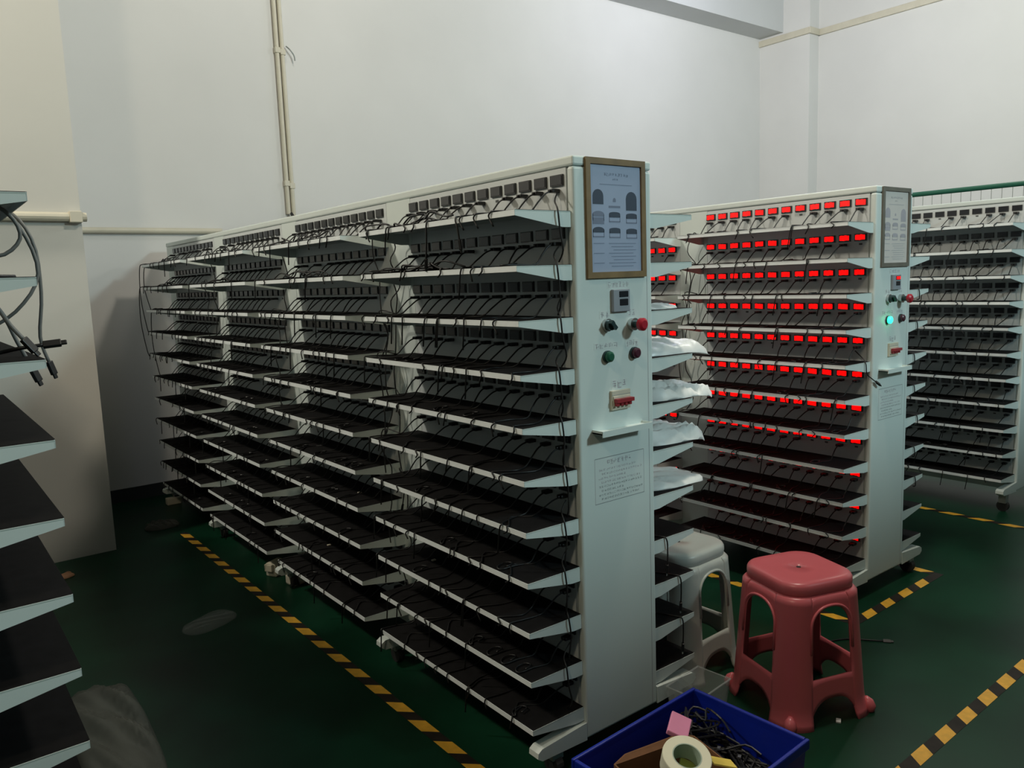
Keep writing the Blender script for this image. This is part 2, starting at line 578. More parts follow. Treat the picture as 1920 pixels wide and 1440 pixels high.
    for side, a, sx in faces:
        for n in range(bays):
            m = MB()
            y0, y1 = n * P + (.018 if n else .032), n * P + .938
            m.box(min(a, a - sx * .005), max(a, a - sx * .005), y0, y1, .115, 1.8955, 'steel_face')
            for r in range(ROWS):
                for i in range(12):
                    yy = n * P + .070 + .0765 * i
                    zz = zmeter(r) - .0305
                    m.box(min(a, a + sx * .001), max(a, a + sx * .001), yy - .008, yy + .008, zz - .004, zz + .004, 'groove')
            fp = m.build('face_panel', t)
            if not meters:
                continue
            for r in range(ROWS):
                for i in range(12):
                    on = lit and n in lit_bays
                    yy = n * P + .070 + .0765 * i
                    if n == 0 and count < indiv:
                        src = MET[on][rng.randrange(len(MET[on]))]
                        c = dup(src, fp, (a, yy, zmeter(r)))
                        count += 1
                    else:
                        meter_geo(rest, on, yy, zmeter(r), a, sx, rng)
    if rest.v:
        o = rest.build('meter', t)
        o['kind'] = 'stuff'
        o['label'] = 'remaining rows of small digital panel meters'
    for n in range(bays):
        for r in range(ROWS):
            if left:
                put_shelf('l', t, 0, n * P + YN, zshelf(r))
            if n < right_bays:
                put_shelf('r', t, W, n * P + YN, zshelf(r))
    return t


X1, Y1 = 1.6174, 1.764
X2, Y2 = 3.5135, 1.829
X3, Y3 = 5.515, 1.91
X0, Y0 = -.338, 1.735
RZ3 = .033
rack('charging_rack', 'long white charging rack in the middle with unlit meters and framed blue sheet', X1, Y1, 4)
rack('charging_rack', 'white charging rack with rows of glowing red meters behind the pink stool', X2, Y2, 3, lit=True, lit_bays=(0, 1, 2), pale=True)
rack('charging_rack', 'dark meter rack on the far right in front of the green railed mesh', X3, Y3, 2, dz=RZ3, right_bays=0)
rack('charging_rack', 'rack cut off by the left edge, black shelves beside the pillar', X0, Y0, 3, left=False, right_bays=3, panel=True, meters=False, face='r')

make_notice((X1 + .045, Y1 - .0005, 1.564), 'brown framed blue instruction sheet with dark pictures on the unlit middle rack', 'paper_blue', 'frame_brown')
make_notice((X2 + .045, Y2 - .0005, 1.564), 'faded framed sheet on the end of the rack with red displays', 'paper_pale', 'frame_taupe')

# ------------------------------------------------------------------ charging cables
HS = zmeter(0) - .0305 - zshelf(0)         # height of a socket above its shelf


def cable_variant(seed):
    rg = random.Random(seed)
    j = lambda a: rg.uniform(-a, a)
    drift = rg.uniform(-.03, .075)
    f = -HS + .0035
    pts = [(-.032, 0, -.003), (-.05, drift * .15, -.012), (-.075, drift * .45, f * .62), (-.098, drift * .8, f), (-.15, drift + j(.03), f + .0005), (-.206, drift + j(.04), f + .001)]
    kind = seed % 5
    y = pts[-1][1]
    if kind != 3:
        hang = rg.choice((.012, .018, .03, .03, .055, .085))
        pts += [(-.2165, y + j(.01), f - .001), (-.2195, y + j(.012), f - .014), (-.2185, y + j(.02), f - .014 - hang)]
    else:
        pts += [(-.195, y + .03, f + .001), (-.16, y + .035, f + .003), (-.15, y + .01, f + .005), (-.18, y + .0, f + .004)]
    m = MB().tube(smooth_path(pts, 3), .0027, 'cable_black', 5)
    o = m.build('charging_cable', smooth=True)
    p = MB()
    p.box(-.030, 0.0, -.012, .012, -.006, .005, 'plug_black')
    p.box(-.036, -.029, -.004, .004, -.004, .003, 'plug_black')
    q = p.build('plug', o, bevel=.002)
    C.objects.unlink(o)
    C.objects.unlink(q)
    return o, q


VAR = [cable_variant(s) for s in range(14)]
rgc = random.Random(5)
bulk = MB()
RACKN = {1: 'unlit middle rack', 2: 'red lit rack'}


def cable_to_bulk(o, q, loc):
    for src in (o, q):
        off = len(bulk.v)
        k = bulk.mi('cable_black')
        for v in src.data.vertices:
            bulk.v.append((v.co.x + loc[0], v.co.y + loc[1], v.co.z + loc[2]))
        for pl in src.data.polygons:
            bulk.f.append([i + off for i in pl.vertices])
            bulk.m.append(k)


def fill_cables(rk, X, Y, bay, rows, individual, dz=0.0, skip=.1):
    for r in range(ROWS):
        for i in range(12):
            if rgc.random() < skip:
                continue
            o, q = VAR[rgc.randrange(len(VAR))]
            loc = (X - .001, Y + bay * P + .070 + .0765 * i, zmeter(r) - .0305 + dz)
            if individual and r < rows:
                c = dup(o, None, loc)
                dup(q, c)
                tag(c, 'charging cable in %s socket from near end, %s row, %s bay, %s' % (ORD[i], ORD[r], 'nearest' if bay == 0 else 'next', RACKN[rk]),
                    'cable', 'charging cables plugged into the racks')
            else:
                cable_to_bulk(o, q, loc)


fill_cables(1, X1, Y1, 0, 11, True, skip=.06)
fill_cables(2, X2, Y2, 0, 7, True)
fill_cables(1, X1, Y1, 1, 7, True, skip=.06)
for b in (2, 3):
    fill_cables(1, X1, Y1, b, 0, False, skip=.15)
fill_cables(2, X2, Y2, 1, 0, False, skip=.3)
fill_cables(3, X3, Y3, 0, 0, False, dz=RZ3)
o = bulk.build('charging_cables')
o['kind'] = 'stuff'
tag(o, 'black charging cables on the farther rack bays and lower rows', 'cables')


def loose_cable(pts, label, r=.0026, end=None, mt='cable_black', group=None, plug_m='plug_black'):
    P_ = smooth_path(pts, 4)
    o = MB().tube(P_, r, mt, 6).build('hanging_cable', smooth=True)
    if end:
        d = (P_[-1] - P_[-2]).normalized()
        s_ = d.orthogonal().normalized()
        w_ = d.cross(s_)
        m = MB()
        m.obox(P_[-1] + d * .014, d * .016, s_ * .0075, w_ * .0045, plug_m)
        m.obox(P_[-1] + d * .034, d * .006, s_ * .005, w_ * .0025, 'chrome' if end == 'usb' else plug_m)
        m.build('plug', o, bevel=.0015)
    tag(o, label, 'cable', group)
    return o


# cables hanging down in front of the near shelf ends of the middle rack
rg = random.Random(21)
for r in range(10):
    z = zshelf(r)
    x = X1 - .045 - .02 * rg.random()
    loose_cable([(X1 - .02, Y1 + .05, z + .055), (x, Y1 + .03, z + .03), (x - .012, Y1 + .004, z + .002), (x - .004, Y1 + .005, z - .06), (x + rg.uniform(-.015, .015), Y1 + .005, z - .115), (x + .01, Y1 + .03, z - .149)],
                'black cable looping over the near end of the %s shelf, unlit rack' % ORD[r], group='cables over the shelf ends')
# cables threaded down the gaps between the bays
for k, (n, x, y, r0, r1) in enumerate(((0, -.05, 1.005, 0, 2), (0, -.10, 1.03, 0, 3), (0, -.03, 1.06, 1, 4), (0, -.07, 1.085, 2, 5), (0, -.12, 1.02, 3, 6), (0, -.04, 1.04, 4, 7), (0, -.09, 1.07, 5, 8), (0, -.06, 1.01, 6, 9),
                                       (1, -.05, 1.02, 0, 3), (1, -.09, 1.06, 2, 5), (2, -.06, 1.02, 0, 3), (2, -.1, 1.05, 1, 4))):
    za, zb = zshelf(r0), zshelf(r1)
    pts = [(X1 - .10, Y1 + n * P + .93, za + .006), (X1 + x - .03, Y1 + n * P + y - .03, za + .012)]
    for q in range(1, 6):
        tt = q / 6
        pts.append((X1 + x + rg.uniform(-.02, .02), Y1 + n * P + y + rg.uniform(-.022, .022), za + (zb - za) * tt))
    pts.append((X1 + x, Y1 + n * P + y + .02, zb - .01))
    loose_cable(pts, 'black cable hanging in the %s bay gap, unlit rack, shelf %s to %s' % (ORD[n], ORD[r0], ORD[r1]), end='usb' if k % 2 else None, group='cables in the gaps between bays')
for k, (y, r0, r1) in enumerate(((1.0, 0, 3), (1.03, 1, 4), (1.06, 2, 5), (1.02, 4, 6))):
    za, zb = zshelf(r0), zshelf(r1)
    pts = [(X2 - .10, Y2 + .93, za + .006), (X2 - .08, Y2 + y - .03, za + .012)]
    for q in range(1, 6):
        pts.append((X2 - .06 + rg.uniform(-.025, .025), Y2 + y + rg.uniform(-.025, .025), za + (zb - za) * q / 6))
    pts.append((X2 - .06, Y2 + y + .02, zb - .01))
    loose_cable(pts, 'black cable hanging in the bay gap, red lit rack, shelf %s to %s' % (ORD[r0], ORD[r1]), group='cables in the gaps between bays')
# cables sagging off the top shelf of the middle rack
for y0, dy, hang, lab in ((.47, .02, .12, 'black cable dangling from the middle of the top shelf of the middle rack'), (.30, -.01, .07, 'short black cable end dangling off the top shelf of the middle rack')):
    z = zshelf(0)
    loose_cable([(X1 - .12, Y1 + y0 - .05, z + .004), (X1 - .2, Y1 + y0, z + .004), (X1 - .219, Y1 + y0 + .005, z - .002), (X1 - .22, Y1 + y0 + dy * .5, z - hang * .5), (X1 - .218, Y1 + y0 + dy, z - hang)], lab, r=.003, end='plug')
# heaps of cable lying along the front of the two upper shelves of the middle rack
rgh = random.Random(33)
for n in range(4):
    for r in range(2):
        for q in range(3 if n < 2 else 2):
            z = zshelf(r) + .004
            ya = Y1 + n * P + (.30 if n == 0 else .12) + rgh.uniform(0, .2)
            ln_ = rgh.uniform(.35, .60)
            pts = []
            for i in range(9):
                pts.append((X1 - .185 + rgh.uniform(-.022, .03), ya + ln_ * i / 8 * (1 if i % 3 else .9), z + .004 * q + rgh.choice((0, .004, .012, .022)) * (1 if 0 < i < 8 else 0)))
            loose_cable(pts, 'black cable heaped along the %s shelf, %s bay, unlit rack, %s strand' % (ORD[r], ORD[n], ORD[q]), r=.0032, group='heaped cables on the upper shelves')
# cables dangling off the far end of the middle rack
ye = Y1 + 4 * P - .14
for q, (dx, za, zb) in enumerate(((0, 0, 3), (.03, 0, 2), (-.015, 1, 4), (.05, 2, 5))):
    a_, b_ = zshelf(za), zshelf(zb)
    loose_cable([(X1 - .15, ye - .06, a_ + .004), (X1 - .21 + dx, ye - .01, a_ + .006), (X1 - .228 + dx, ye + .02, a_ - .03), (X1 - .235 + dx, ye + .03, (a_ + b_) / 2), (X1 - .215 + dx, ye + .02, b_ + .03), (X1 - .20 + dx, ye + .02, b_ - .02)],
                'black cable dangling at the far end, unlit rack, %s shelf, %s strand' % (ORD[za], ORD[q]), r=.003, group='cables at the far end')
# right-hand shelf ends of the middle and lit racks
for r, xo in ((7, .05), (8, .12), (9, .13)):
    z = zshelf(r)
    x = X1 + W + xo
    loose_cable([(x - .03, Y1 + .10, z + .004), (x, Y1 + .03, z + .004), (x + .012, Y1 + .006, z - .002), (x + .018, Y1 + .006, z - .05), (x + .02, Y1 + .01, z - .10)],
                'black cable over the right bracket of the %s shelf, beside the pale stool' % ORD[r], end='usb', group='cables over the right shelf ends')
for r, xo in ((2, .10), (3, .09), (4, .07), (5, .08), (6, .12), (7, .10), (8, .12)):
    z = zshelf(r)
    x = X2 + W + xo
    loose_cable([(x - .02, Y2 + .08, z + .004), (x, Y2 + .02, z + .004), (x + .004, Y2 + .007, z - .002), (x + .01, Y2 + .007, z - .045), (x + .012, Y2 + .02, z - .05)],
                'black cable over the right bracket of the %s shelf of the red lit rack' % ORD[r], group='cables over the right shelf ends')
z = zshelf(4)
loose_cable([(X2 - .03, Y2 + .07, z + .05), (X2 - .05, Y2 + .01, z + .003), (X2 - .045, Y2 + .004, z - .05), (X2 - .02, Y2 - .006, z - .075), (X2 + .012, Y2 - .012, z - .095)],
            'black cable whose plug dangles across the left edge of the red lit rack end', end='plug')

# cables dangling from the rack at the left edge
LC = [
    ([(.06, 2.02, 1.765), (.17, 2.0, 1.77), (.225, 2.0, 1.72), (.25, 2.0, 1.62), (.20, 2.0, 1.54), (.12, 2.02, 1.49)], None, 'wide grey cable loop under the top shelf at the left edge'),
    ([(.05, 2.10, 1.762), (.20, 2.10, 1.77), (.255, 2.08, 1.70), (.262, 2.08, 1.58), (.25, 2.08, 1.48), (.262, 2.08, 1.42)], 'plug', 'grey cable hanging outermost from the left rack with its plug lowest'),
    ([(.06, 1.95, 1.765), (.15, 1.93, 1.768), (.20, 1.92, 1.74), (.215, 1.92, 1.69), (.17, 1.92, 1.655), (.10, 1.93, 1.69)], None, 'small grey cable loop just under the top left shelf'),
    ([(.09, 1.90, 1.757), (.10, 1.84, 1.70), (.115, 1.83, 1.66), (.125, 1.83, 1.63)], 'plug', 'grey cable end hanging innermost under the top left shelf'),
    ([(.05, 1.92, 1.604), (.12, 1.80, 1.60), (.15, 1.77, 1.55), (.165, 1.77, 1.52), (.185, 1.77, 1.49)], 'plug', 'grey cable with slanting plug below the second shelf at the left edge'),
    ([(.05, 1.86, 1.604), (.09, 1.77, 1.585), (.085, 1.765, 1.53), (.08, 1.765, 1.50)], 'plug', 'grey cable with upright plug below the second shelf at the left edge'),
    ([(.11, 2.0, 1.60), (.16, 1.90, 1.55), (.185, 1.88, 1.48), (.205, 1.88, 1.425)], 'plug', 'grey cable plug hanging low above the third shelf at the left edge'),
]
for pts, e, lab in LC:
    loose_cable(pts, lab, r=.0042, end=e, mt='cable_grey', group='cables hanging on the left rack')
z = zshelf(2)
loose_cable([(.06, 2.0, z + .004), (.12, 1.84, z + .010), (.18, 1.80, z + .022), (.22, 1.79, z + .026)], 'black cable plug sticking out past the third shelf at the left edge', r=.004, end='plug')
z = zshelf(1)
loose_cable([(.02, 1.85, z + .005), (.08, 1.80, z + .012), (.14, 1.80, z + .005), (.19, 1.85, z + .004)], 'black cable lying on the second shelf at the left edge', r=.004)

# ------------------------------------------------------------------ plastic stools
def stool(name, loc, rz, mt, label):
    t = empty(name, loc, rz)
    H, RT, RB = .505, .152, .192

    def half(z):                       # half width at height z, flaring at the feet
        u = z / (H - .03)
        r = RB + (RT + .008 - RB) * u
        return r + .012 * max(0, 1 - z / .07) ** 2 - .012 * max(0, (z - (H - .062)) / .016)

    def ring(r, N, cr=.30):
        """rounded square of half width r: list of points, N per side including the corner arcs"""
        c = r * cr
        pts = []
        for k, (sx, sy) in enumerate(((1, -1), (1, 1), (-1, 1), (-1, -1))):
            a0 = -math.pi / 2 + k * math.pi / 2
            for q in range(N + 1):
                a = a0 + (math.pi / 2) * q / N
                pts.append((sx * (r - c) + c * math.cos(a), sy * (r - c) + c * math.sin(a)))
        return pts

    # seat: lip, rounded shoulder, slightly dished top, hole in the middle
    prof = [(RT - .008, H - .050), (RT - .002, H - .047), (RT, H - .030), (RT - .001, H - .014), (RT - .006, H - .005), (RT - .015, H), (RT * .75, H - .0015), (RT * .4, H - .003), (.004, H - .0035)]
    m = MB()
    N = 7
    vs, fs = [], []
    for k, (r, z) in enumerate(prof):
        cr = .54 if k < 6 else min(1, .54 + .46 * (k - 5) / 3)
        vs += [(x, y, z) for x, y in ring(r, N, min(1, cr))]
    q = 4 * (N + 1)
    for k in range(len(prof) - 1):
        for i in range(q):
            fs.append((k * q + i, k * q + (i + 1) % q, (k + 1) * q + (i + 1) % q, (k + 1) * q + i))
    m.add(vs, fs, mt)
    so = m.build('seat', t, smooth=True)
    sd = so.modifiers.new('solid', 'SOLIDIFY')
    sd.thickness = .0015
    m = MB()
    m.prism([(.0085 * math.cos(2 * math.pi * k / 18), .0085 * math.sin(2 * math.pi * k / 18), H - .016) for k in range(18)], (0, 0, .0132), 'rubber')  # dark disc painted in for the shade inside the seat hole
    m.build('hole_shade_disc', t)['label'] = 'dark disc standing in for the shade of the seat hole'
    # legs and aprons, one moulded shell
    m = MB()
    a = .070                                  # half width of the openings at the top, grows downward

    def open_w(z):
        return a * half(z) / RT * 1.02

    def pt(side, s, z):
        """s: signed offset along the side from its middle; beyond the flat part it wraps round the corner"""
        r = half(z)
        c = r * .50
        fl = r - c
        arc = c * math.pi / 2 / 2
        if abs(s) <= fl:
            p = (s, -r)
        else:
            e = min((abs(s) - fl) / c, math.pi / 4)
            p = (math.copysign(fl + c * math.sin(e), s), -(r - c) - c * math.cos(e))
        an = side * math.pi / 2
        return (p[0] * math.cos(an) - p[1] * math.sin(an), p[0] * math.sin(an) + p[1] * math.cos(an), z)

    ztop = H - .046
    ZR0, ZR1 = .095, .168                      # rail
    ZA0, ZA1 = .345, .415                      # spring and crown of the arch window
    def arch(u):                                # u in -1..1 -> window top
        return ZA0 + (ZA1 - ZA0) * math.sqrt(max(0, 1 - abs(u) ** 2.4))
    def low(u):                                 # lower opening top edge
        return ZR0 - .050 * abs(u) ** 3.0
    NS = 14
    for side in range(4):
        # corner strips (half legs)
        zs = [0, .02, .04, .06, .078, ZR0, .13, ZR1, .21, .24, .28, .31, ZA0, .37, .40, .43, H - .062, H - .054, ztop]
        for sg in (-1, 1):
            cols = 7
            vs, fs = [], []
            for z in zs:
                r = half(z)
                c = r * .50
                s0, s1 = open_w(z), (r - c) + c * math.pi / 4
                for k in range(cols + 1):
                    vs.append(pt(side, sg * (s0 + (s1 - s0) * k / cols), z))
            for i in range(len(zs) - 1):
                for k in range(cols):
                    b = i * (cols + 1) + k
                    fs.append((b, b + 1, b + cols + 2, b + cols + 1))
            m.add(vs, fs, mt)
        for z0f, z1f in ((lambda u: arch(u), lambda u: ztop), (lambda u: low(u), lambda u: ZR1)):
            vs, fs = [], []
            rows = 5
            for k in range(NS + 1):
                u = -1 + 2 * k / NS
                u = math.sin(u * math.pi / 2)
                for i in range(rows + 1):
                    z = z0f(u) + (z1f(u) - z0f(u)) * i / rows
                    vs.append(pt(side, u * open_w(z), z))
            for k in range(NS):
                for i in range(rows):
                    b = k * (rows + 1) + i
                    fs.append((b, b + rows + 1, b + rows + 2, b + 1))
            m.add(vs, fs, mt)
    lo = m.build('leg_frame', t, smooth=True)
    bm = bmesh.new()
    bm.from_mesh(lo.data)
    bmesh.ops.remove_doubles(bm, verts=bm.verts, dist=.0006)
    bmesh.ops.recalc_face_normals(bm, faces=bm.faces)
    bm.to_mesh(lo.data)
    bm.free()
    sd = lo.modifiers.new('solid', 'SOLIDIFY')
    sd.thickness = .007
    sd.offset = -1
    # raised moulding round each arched window and flared feet
    for side in range(4):
        m = MB()
        path = []
        for k in range(17):
            u = -1 + 2 * k / 16
            u = math.sin(u * math.pi / 2)
            z = arch(u) + .006
            x, y, zz = pt(side, u * open_w(z) * 1.07, z)
            path.append((x * 1.006, y * 1.006, zz))
        e0 = pt(side, -open_w(.26) * 1.06, .26)
        e1 = pt(side, open_w(.26) * 1.06, .26)
        path = [tuple(c * 1.004 if i < 2 else c for i, c in enumerate(e0))] + path + [tuple(c * 1.004 if i < 2 else c for i, c in enumerate(e1))]
        m.tube(path, .0052, mt, 8)
        m.build('arch_moulding', t, smooth=True)
    for side in range(4):
        m = MB()
        r = half(0)
        c = r * .50
        k = (r - c) + c * math.cos(math.pi / 4)
        an = side * math.pi / 2
        px, py = k * math.cos(an) + k * math.sin(an), k * math.sin(an) - k * math.cos(an)
        f = 1.0
        m.tube([(px * .97, py * .97, .0), (px * .98, py * .98, .004), (px * .99, py * .99, .018), (px * .97, py * .97, .034), (px * .94, py * .94, .05)], [.012, .020, .022, .018, .006], mt, 14)
        m.build('foot', t, smooth=True)
    tag(t, label, 'stool')
    return t


stool('plastic_stool', (2.468, 1.542, 0), math.radians(-18), 'pink_plastic', 'pink plastic stool with arched openings in front of the red lit rack')
stool('plastic_stool', (2.372, 2.02, 0), math.radians(2), 'greywhite_plastic', 'pale grey plastic stool half hidden behind the middle rack')

# ------------------------------------------------------------------ blue crate with its contents
t = empty('storage_crate', (1.557, 1.285, 0), math.radians(2.5))
tag(t, 'blue open plastic crate on the floor in front of the middle rack', 'crate')
CW, CD, CH = .266, .194, .30


def open_box(m, w0, d0, w1, d1, z0, z1, th, mt):
    """tapered open box, wall thickness th"""
    def rect(w, d, z):
        return [(-w, -d, z), (w, -d, z), (w, d, z), (-w, d, z)]
    vs = rect(w0, d0, z0) + rect(w1, d1, z1) + rect(w1 - th, d1 - th, z1) + rect(w0 - th, d0 - th, z0 + th)
    fs = [(3, 2, 1, 0), (12, 13, 14, 15)]
    for a, b in ((0, 4), (4, 8), (8, 12)):
        fs += [(a + i, a + (i + 1) % 4, b + (i + 1) % 4, b + i) for i in range(4)]
    m.add(vs, fs, mt)


m = MB()
open_box(m, CW - .022, CD - .022, CW - .006, CD - .006, 0, CH - .004, .005, 'blue_plastic')
m.build('body', t, bevel=.004)
m = MB()
for x0, x1, y0, y1 in ((-CW, CW, -CD, -CD + .012), (-CW, CW, CD - .012, CD), (-CW, -CW + .012, -CD + .012, CD - .012), (CW - .012, CW, -CD + .012, CD - .012)):
    m.box(x0, x1, y0, y1, CH - .030, CH, 'blue_plastic')
m.build('rim', t, bevel=.004)


def in_crate(x, y, z):
    a = math.radians(2.5)
    return (1.557 + x * math.cos(a) - y * math.sin(a), 1.285 + x * math.sin(a) + y * math.cos(a), z)


# cardboard box
t = empty('cardboard_box', (1.487, 1.262, .0055), math.radians(-12))
tag(t, 'small open brown cardboard box inside the blue crate', 'box')
m = MB()
open_box(m, .135, .115, .135, .115, 0, .268, .004, 'cardboard')
m.build('box_body', t)
m = MB()
m.prism([(-.135, .112, .268), (.135, .112, .268), (.10, .128, .279), (-.09, .126, .276)], (0, .003, 0), 'cardboard')
m.build('flap', t)
# filler that fills the box so that the tape roll can rest on it
m = MB()
rg = random.Random(9)
for k in range(26):
    x, y, z = rg.uniform(-.10, .10), rg.uniform(-.085, .085), rg.uniform(.01, .20)
    m.tube(smooth_path([(x, y, z), (x * .6 + rg.uniform(-.04, .04), y * .5, z + .01), (rg.uniform(-.1, .1), rg.uniform(-.08, .08), z + .012), (rg.uniform(-.1, .1), rg.uniform(-.08, .08), z)], 3), .005, 'cable_black', 6)
o = m.build('coiled_cables', loc=(1.475, 1.265, .012))
o['kind'] = 'stuff'
tag(o, 'dark tangle of cables filling the cardboard box', 'cables')
# roll of masking tape, tilted
m = MB()
R0, R1, HH = .038, .0625, .052
N = 40
prof = [(R0, 0), (R1, 0), (R1 + .001, .004), (R1 + .001, HH - .004), (R1, HH), (R0, HH)]
vs = []
for r, z in prof:
    vs += [(r * math.cos(2 * math.pi * k / N), r * math.sin(2 * math.pi * k / N), z) for k in range(N)]
fs = []
for i in range(len(prof) - 1):
    fs += [(i * N + k, i * N + (k + 1) % N, (i + 1) * N + (k + 1) % N, (i + 1) * N + k) for k in range(N)]
m.add(vs, fs, 'tape_cream')
i = len(prof) - 1
m2 = MB()
vs = []
for r, z in ((R0, HH), (R0 - .003, HH), (R0 - .003, 0), (R0, 0)):
    vs += [(r * math.cos(2 * math.pi * k / N), r * math.sin(2 * math.pi * k / N), z) for k in range(N)]
fs = []
for i in range(4):
    fs += [(i * N + k, i * N + (k + 1) % N, ((i + 1) % 4) * N + (k + 1) % N, ((i + 1) % 4) * N + k) for k in range(N)]
m2.add(vs, fs, 'tape_core')
t = empty('tape_roll', (1.478, 1.245, .294))
t.rotation_euler = (math.radians(18), math.radians(-8), 0)
m.build('tape', t, bevel=.0015)
m2.build('core', t)
tag(t, 'roll of cream masking tape lying in the cardboard box', 'tape roll')
m = MB()
m.box(-.036, .036, -.034, .034, 0, .012, 'olive')
o = m.build('sponge', loc=(1.49, 1.235, .280), bevel=.004)
o.rotation_euler = (math.radians(20), math.radians(-5), .6)
tag(o, 'olive green pad seen through the hole of the tape roll', 'pad')
m = MB().box(-.045, .045, -.03, .03, 0, .016, 'pink_foam')
o = m.build('foam_block', loc=(1.628, 1.392, .280), bevel=.003)
o.rotation_euler = (.35, -.1, .55)
tag(o, 'pink foam block between the crate wall and the cardboard box', 'foam block')
m = MB().box(-.035, .035, -.03, .03, 0, .004, 'yellow_paper')
o = m.build('sticky_note_pad', loc=(1.570, 1.195, .297))
o.rotation_euler = (.2, .3, .9)
tag(o, 'yellow notepad beside the tape roll in the blue crate', 'notepad')
m = MB()
rg = random.Random(4)
for k in range(210):
    x, y = rg.uniform(.10, .225), rg.uniform(-.14, .15)
    z = .02 + (.17 + .6 * max(0, y)) * rg.random()
    pts = [(x, y, z)]
    for q in range(4):
        x = min(.228, max(.098, x + rg.uniform(-.08, .08)))
        y = min(.155, max(-.15, y + rg.uniform(-.10, .10)))
        pts.append((x, y, z + rg.uniform(-.008, .015)))
    m.tube(smooth_path(pts, 3), .0033, 'cable_black', 5)
for k in range(5):
    x, y = rg.uniform(.12, .2), rg.uniform(-.12, .1)
    m.obox((x, y, .2), (.006, .003, 0), (-.002, .004, 0), (0, 0, .003), 'chrome')
o = m.build('cable_tangle', loc=in_crate(0, 0, 0))
o.rotation_euler = (0, 0, math.radians(2.5))
o['kind'] = 'stuff'
tag(o, 'tangle of black cables in the right half of the blue crate', 'cables')


# ------------------------------------------------------------------ things on the right-hand shelves of the middle rack
def pillow(name, loc, sx, sy, h, mt, label, cat, seed=1, droop=0.0, wrinkle=.01, rz=0.0, n=18, group=None, corner=.25):
    """soft closed sheet or bag: two skins, wrinkled, its +x end drooping over the shelf edge"""
    rg = random.Random(seed)
    waves = [(rg.uniform(6, 26) / max(sx, .1) * .3, rg.uniform(6, 26) / max(sy, .1) * .3, rg.uniform(0, 6.3), rg.uniform(.3, 1)) for _ in range(7)]
    m = MB()
    vs, fs = [], []
    for layer in (0, 1):
        for i in range(n + 1):
            for j in range(n + 1):
                u, v = -1 + 2 * i / n, -1 + 2 * j / n
                # squircle outline with ragged edge
                k = 1 - corner * (u * u * v * v)
                x, y = u * k * sx / 2, v * k * sy / 2
                edge = (1 - abs(u) ** 4) * (1 - abs(v) ** 4)
                w = sum(a * math.sin(fx * x * 4 + fy * y * 4 + p) for fx, fy, p, a in waves) / 4
                z = h * edge ** .5 * (.75 + .3 * w) if layer else 0
                z += wrinkle * w * (edge if not layer else 1) * (1 if layer else 0)
                z = max(z, .0008 if layer else 0)
                if droop and u > 0.1:
                    z -= droop * (u - .1) ** 1.6
                vs.append((x, y, z))
    q = (n + 1) ** 2
    for layer in (0, 1):
        for i in range(n):
            for j in range(n):
                b = layer * q + i * (n + 1) + j
                fs.append((b, b + 1, b + n + 2, b + n + 1))
    rim = [i * (n + 1) for i in range(n + 1)] + [n * (n + 1) + j for j in range(1, n + 1)] + [i * (n + 1) + n for i in range(n - 1, -1, -1)] + [j for j in range(n - 1, 0, -1)]
    for a, b in zip(rim, rim[1:] + rim[:1]):
        fs.append((a, b, b + q, a + q))
    m.add(vs, fs, mt)
    o = m.build(name, loc=loc, smooth=True)
    o.rotation_euler = (0, 0, rz)
    tag(o, label, cat, group)
    return o


XS = X1 + W
zt = lambda r: zshelf(r) + .0012
pillow('paper_sheet', (XS + .115, Y1 + .155, zt(2)), .21, .24, .018, 'white_film', 'thin white sheet on the third right shelf of the middle rack', 'sheet', 3, wrinkle=.006)
pillow('foam_pad', (XS + .19, Y1 + .165, zt(3)), .37, .27, .055, 'foam_white', 'thick white padded bag on the fourth right shelf, drooping over its edge', 'bag', 4, droop=.025, wrinkle=.004, corner=.12)
pillow('plastic_bag', (XS + .215, Y1 + .15, zt(4)), .42, .25, .045, 'white_film', 'crumpled white plastic bag on the fifth right shelf of the middle rack', 'bag', 5, droop=.028, wrinkle=.02)
pillow('plastic_bag', (XS + .20, Y1 + .16, zt(5)), .38, .25, .055, 'white_film', 'shiny white plastic bag on the sixth right shelf of the middle rack', 'bag', 6, droop=.03, wrinkle=.028)
pillow('plastic_bag', (XS + .19, Y1 + .15, zt(6)), .36, .24, .030, 'white_film', 'flat white plastic bag on the seventh right shelf of the middle rack', 'bag', 7, droop=.018, wrinkle=.012)
# clear plastic container low on the right
t = empty('clear_container', (2.10, 1.70, 0), .1)
tag(t, 'clear plastic container on the floor between middle rack and blue crate', 'container')
m = MB()
open_box(m, .085, .055, .10, .068, 0, .125, .0025, 'clear_box')
m.build('container_body', t, bevel=.006)
m = MB()
m.tube([(-.10, -.068, .125), (.10, -.068, .125), (.10, .068, .125), (-.10, .068, .125), (-.10, -.068, .125)], .0035, 'clear_box', 6)
m.build('rim', t)

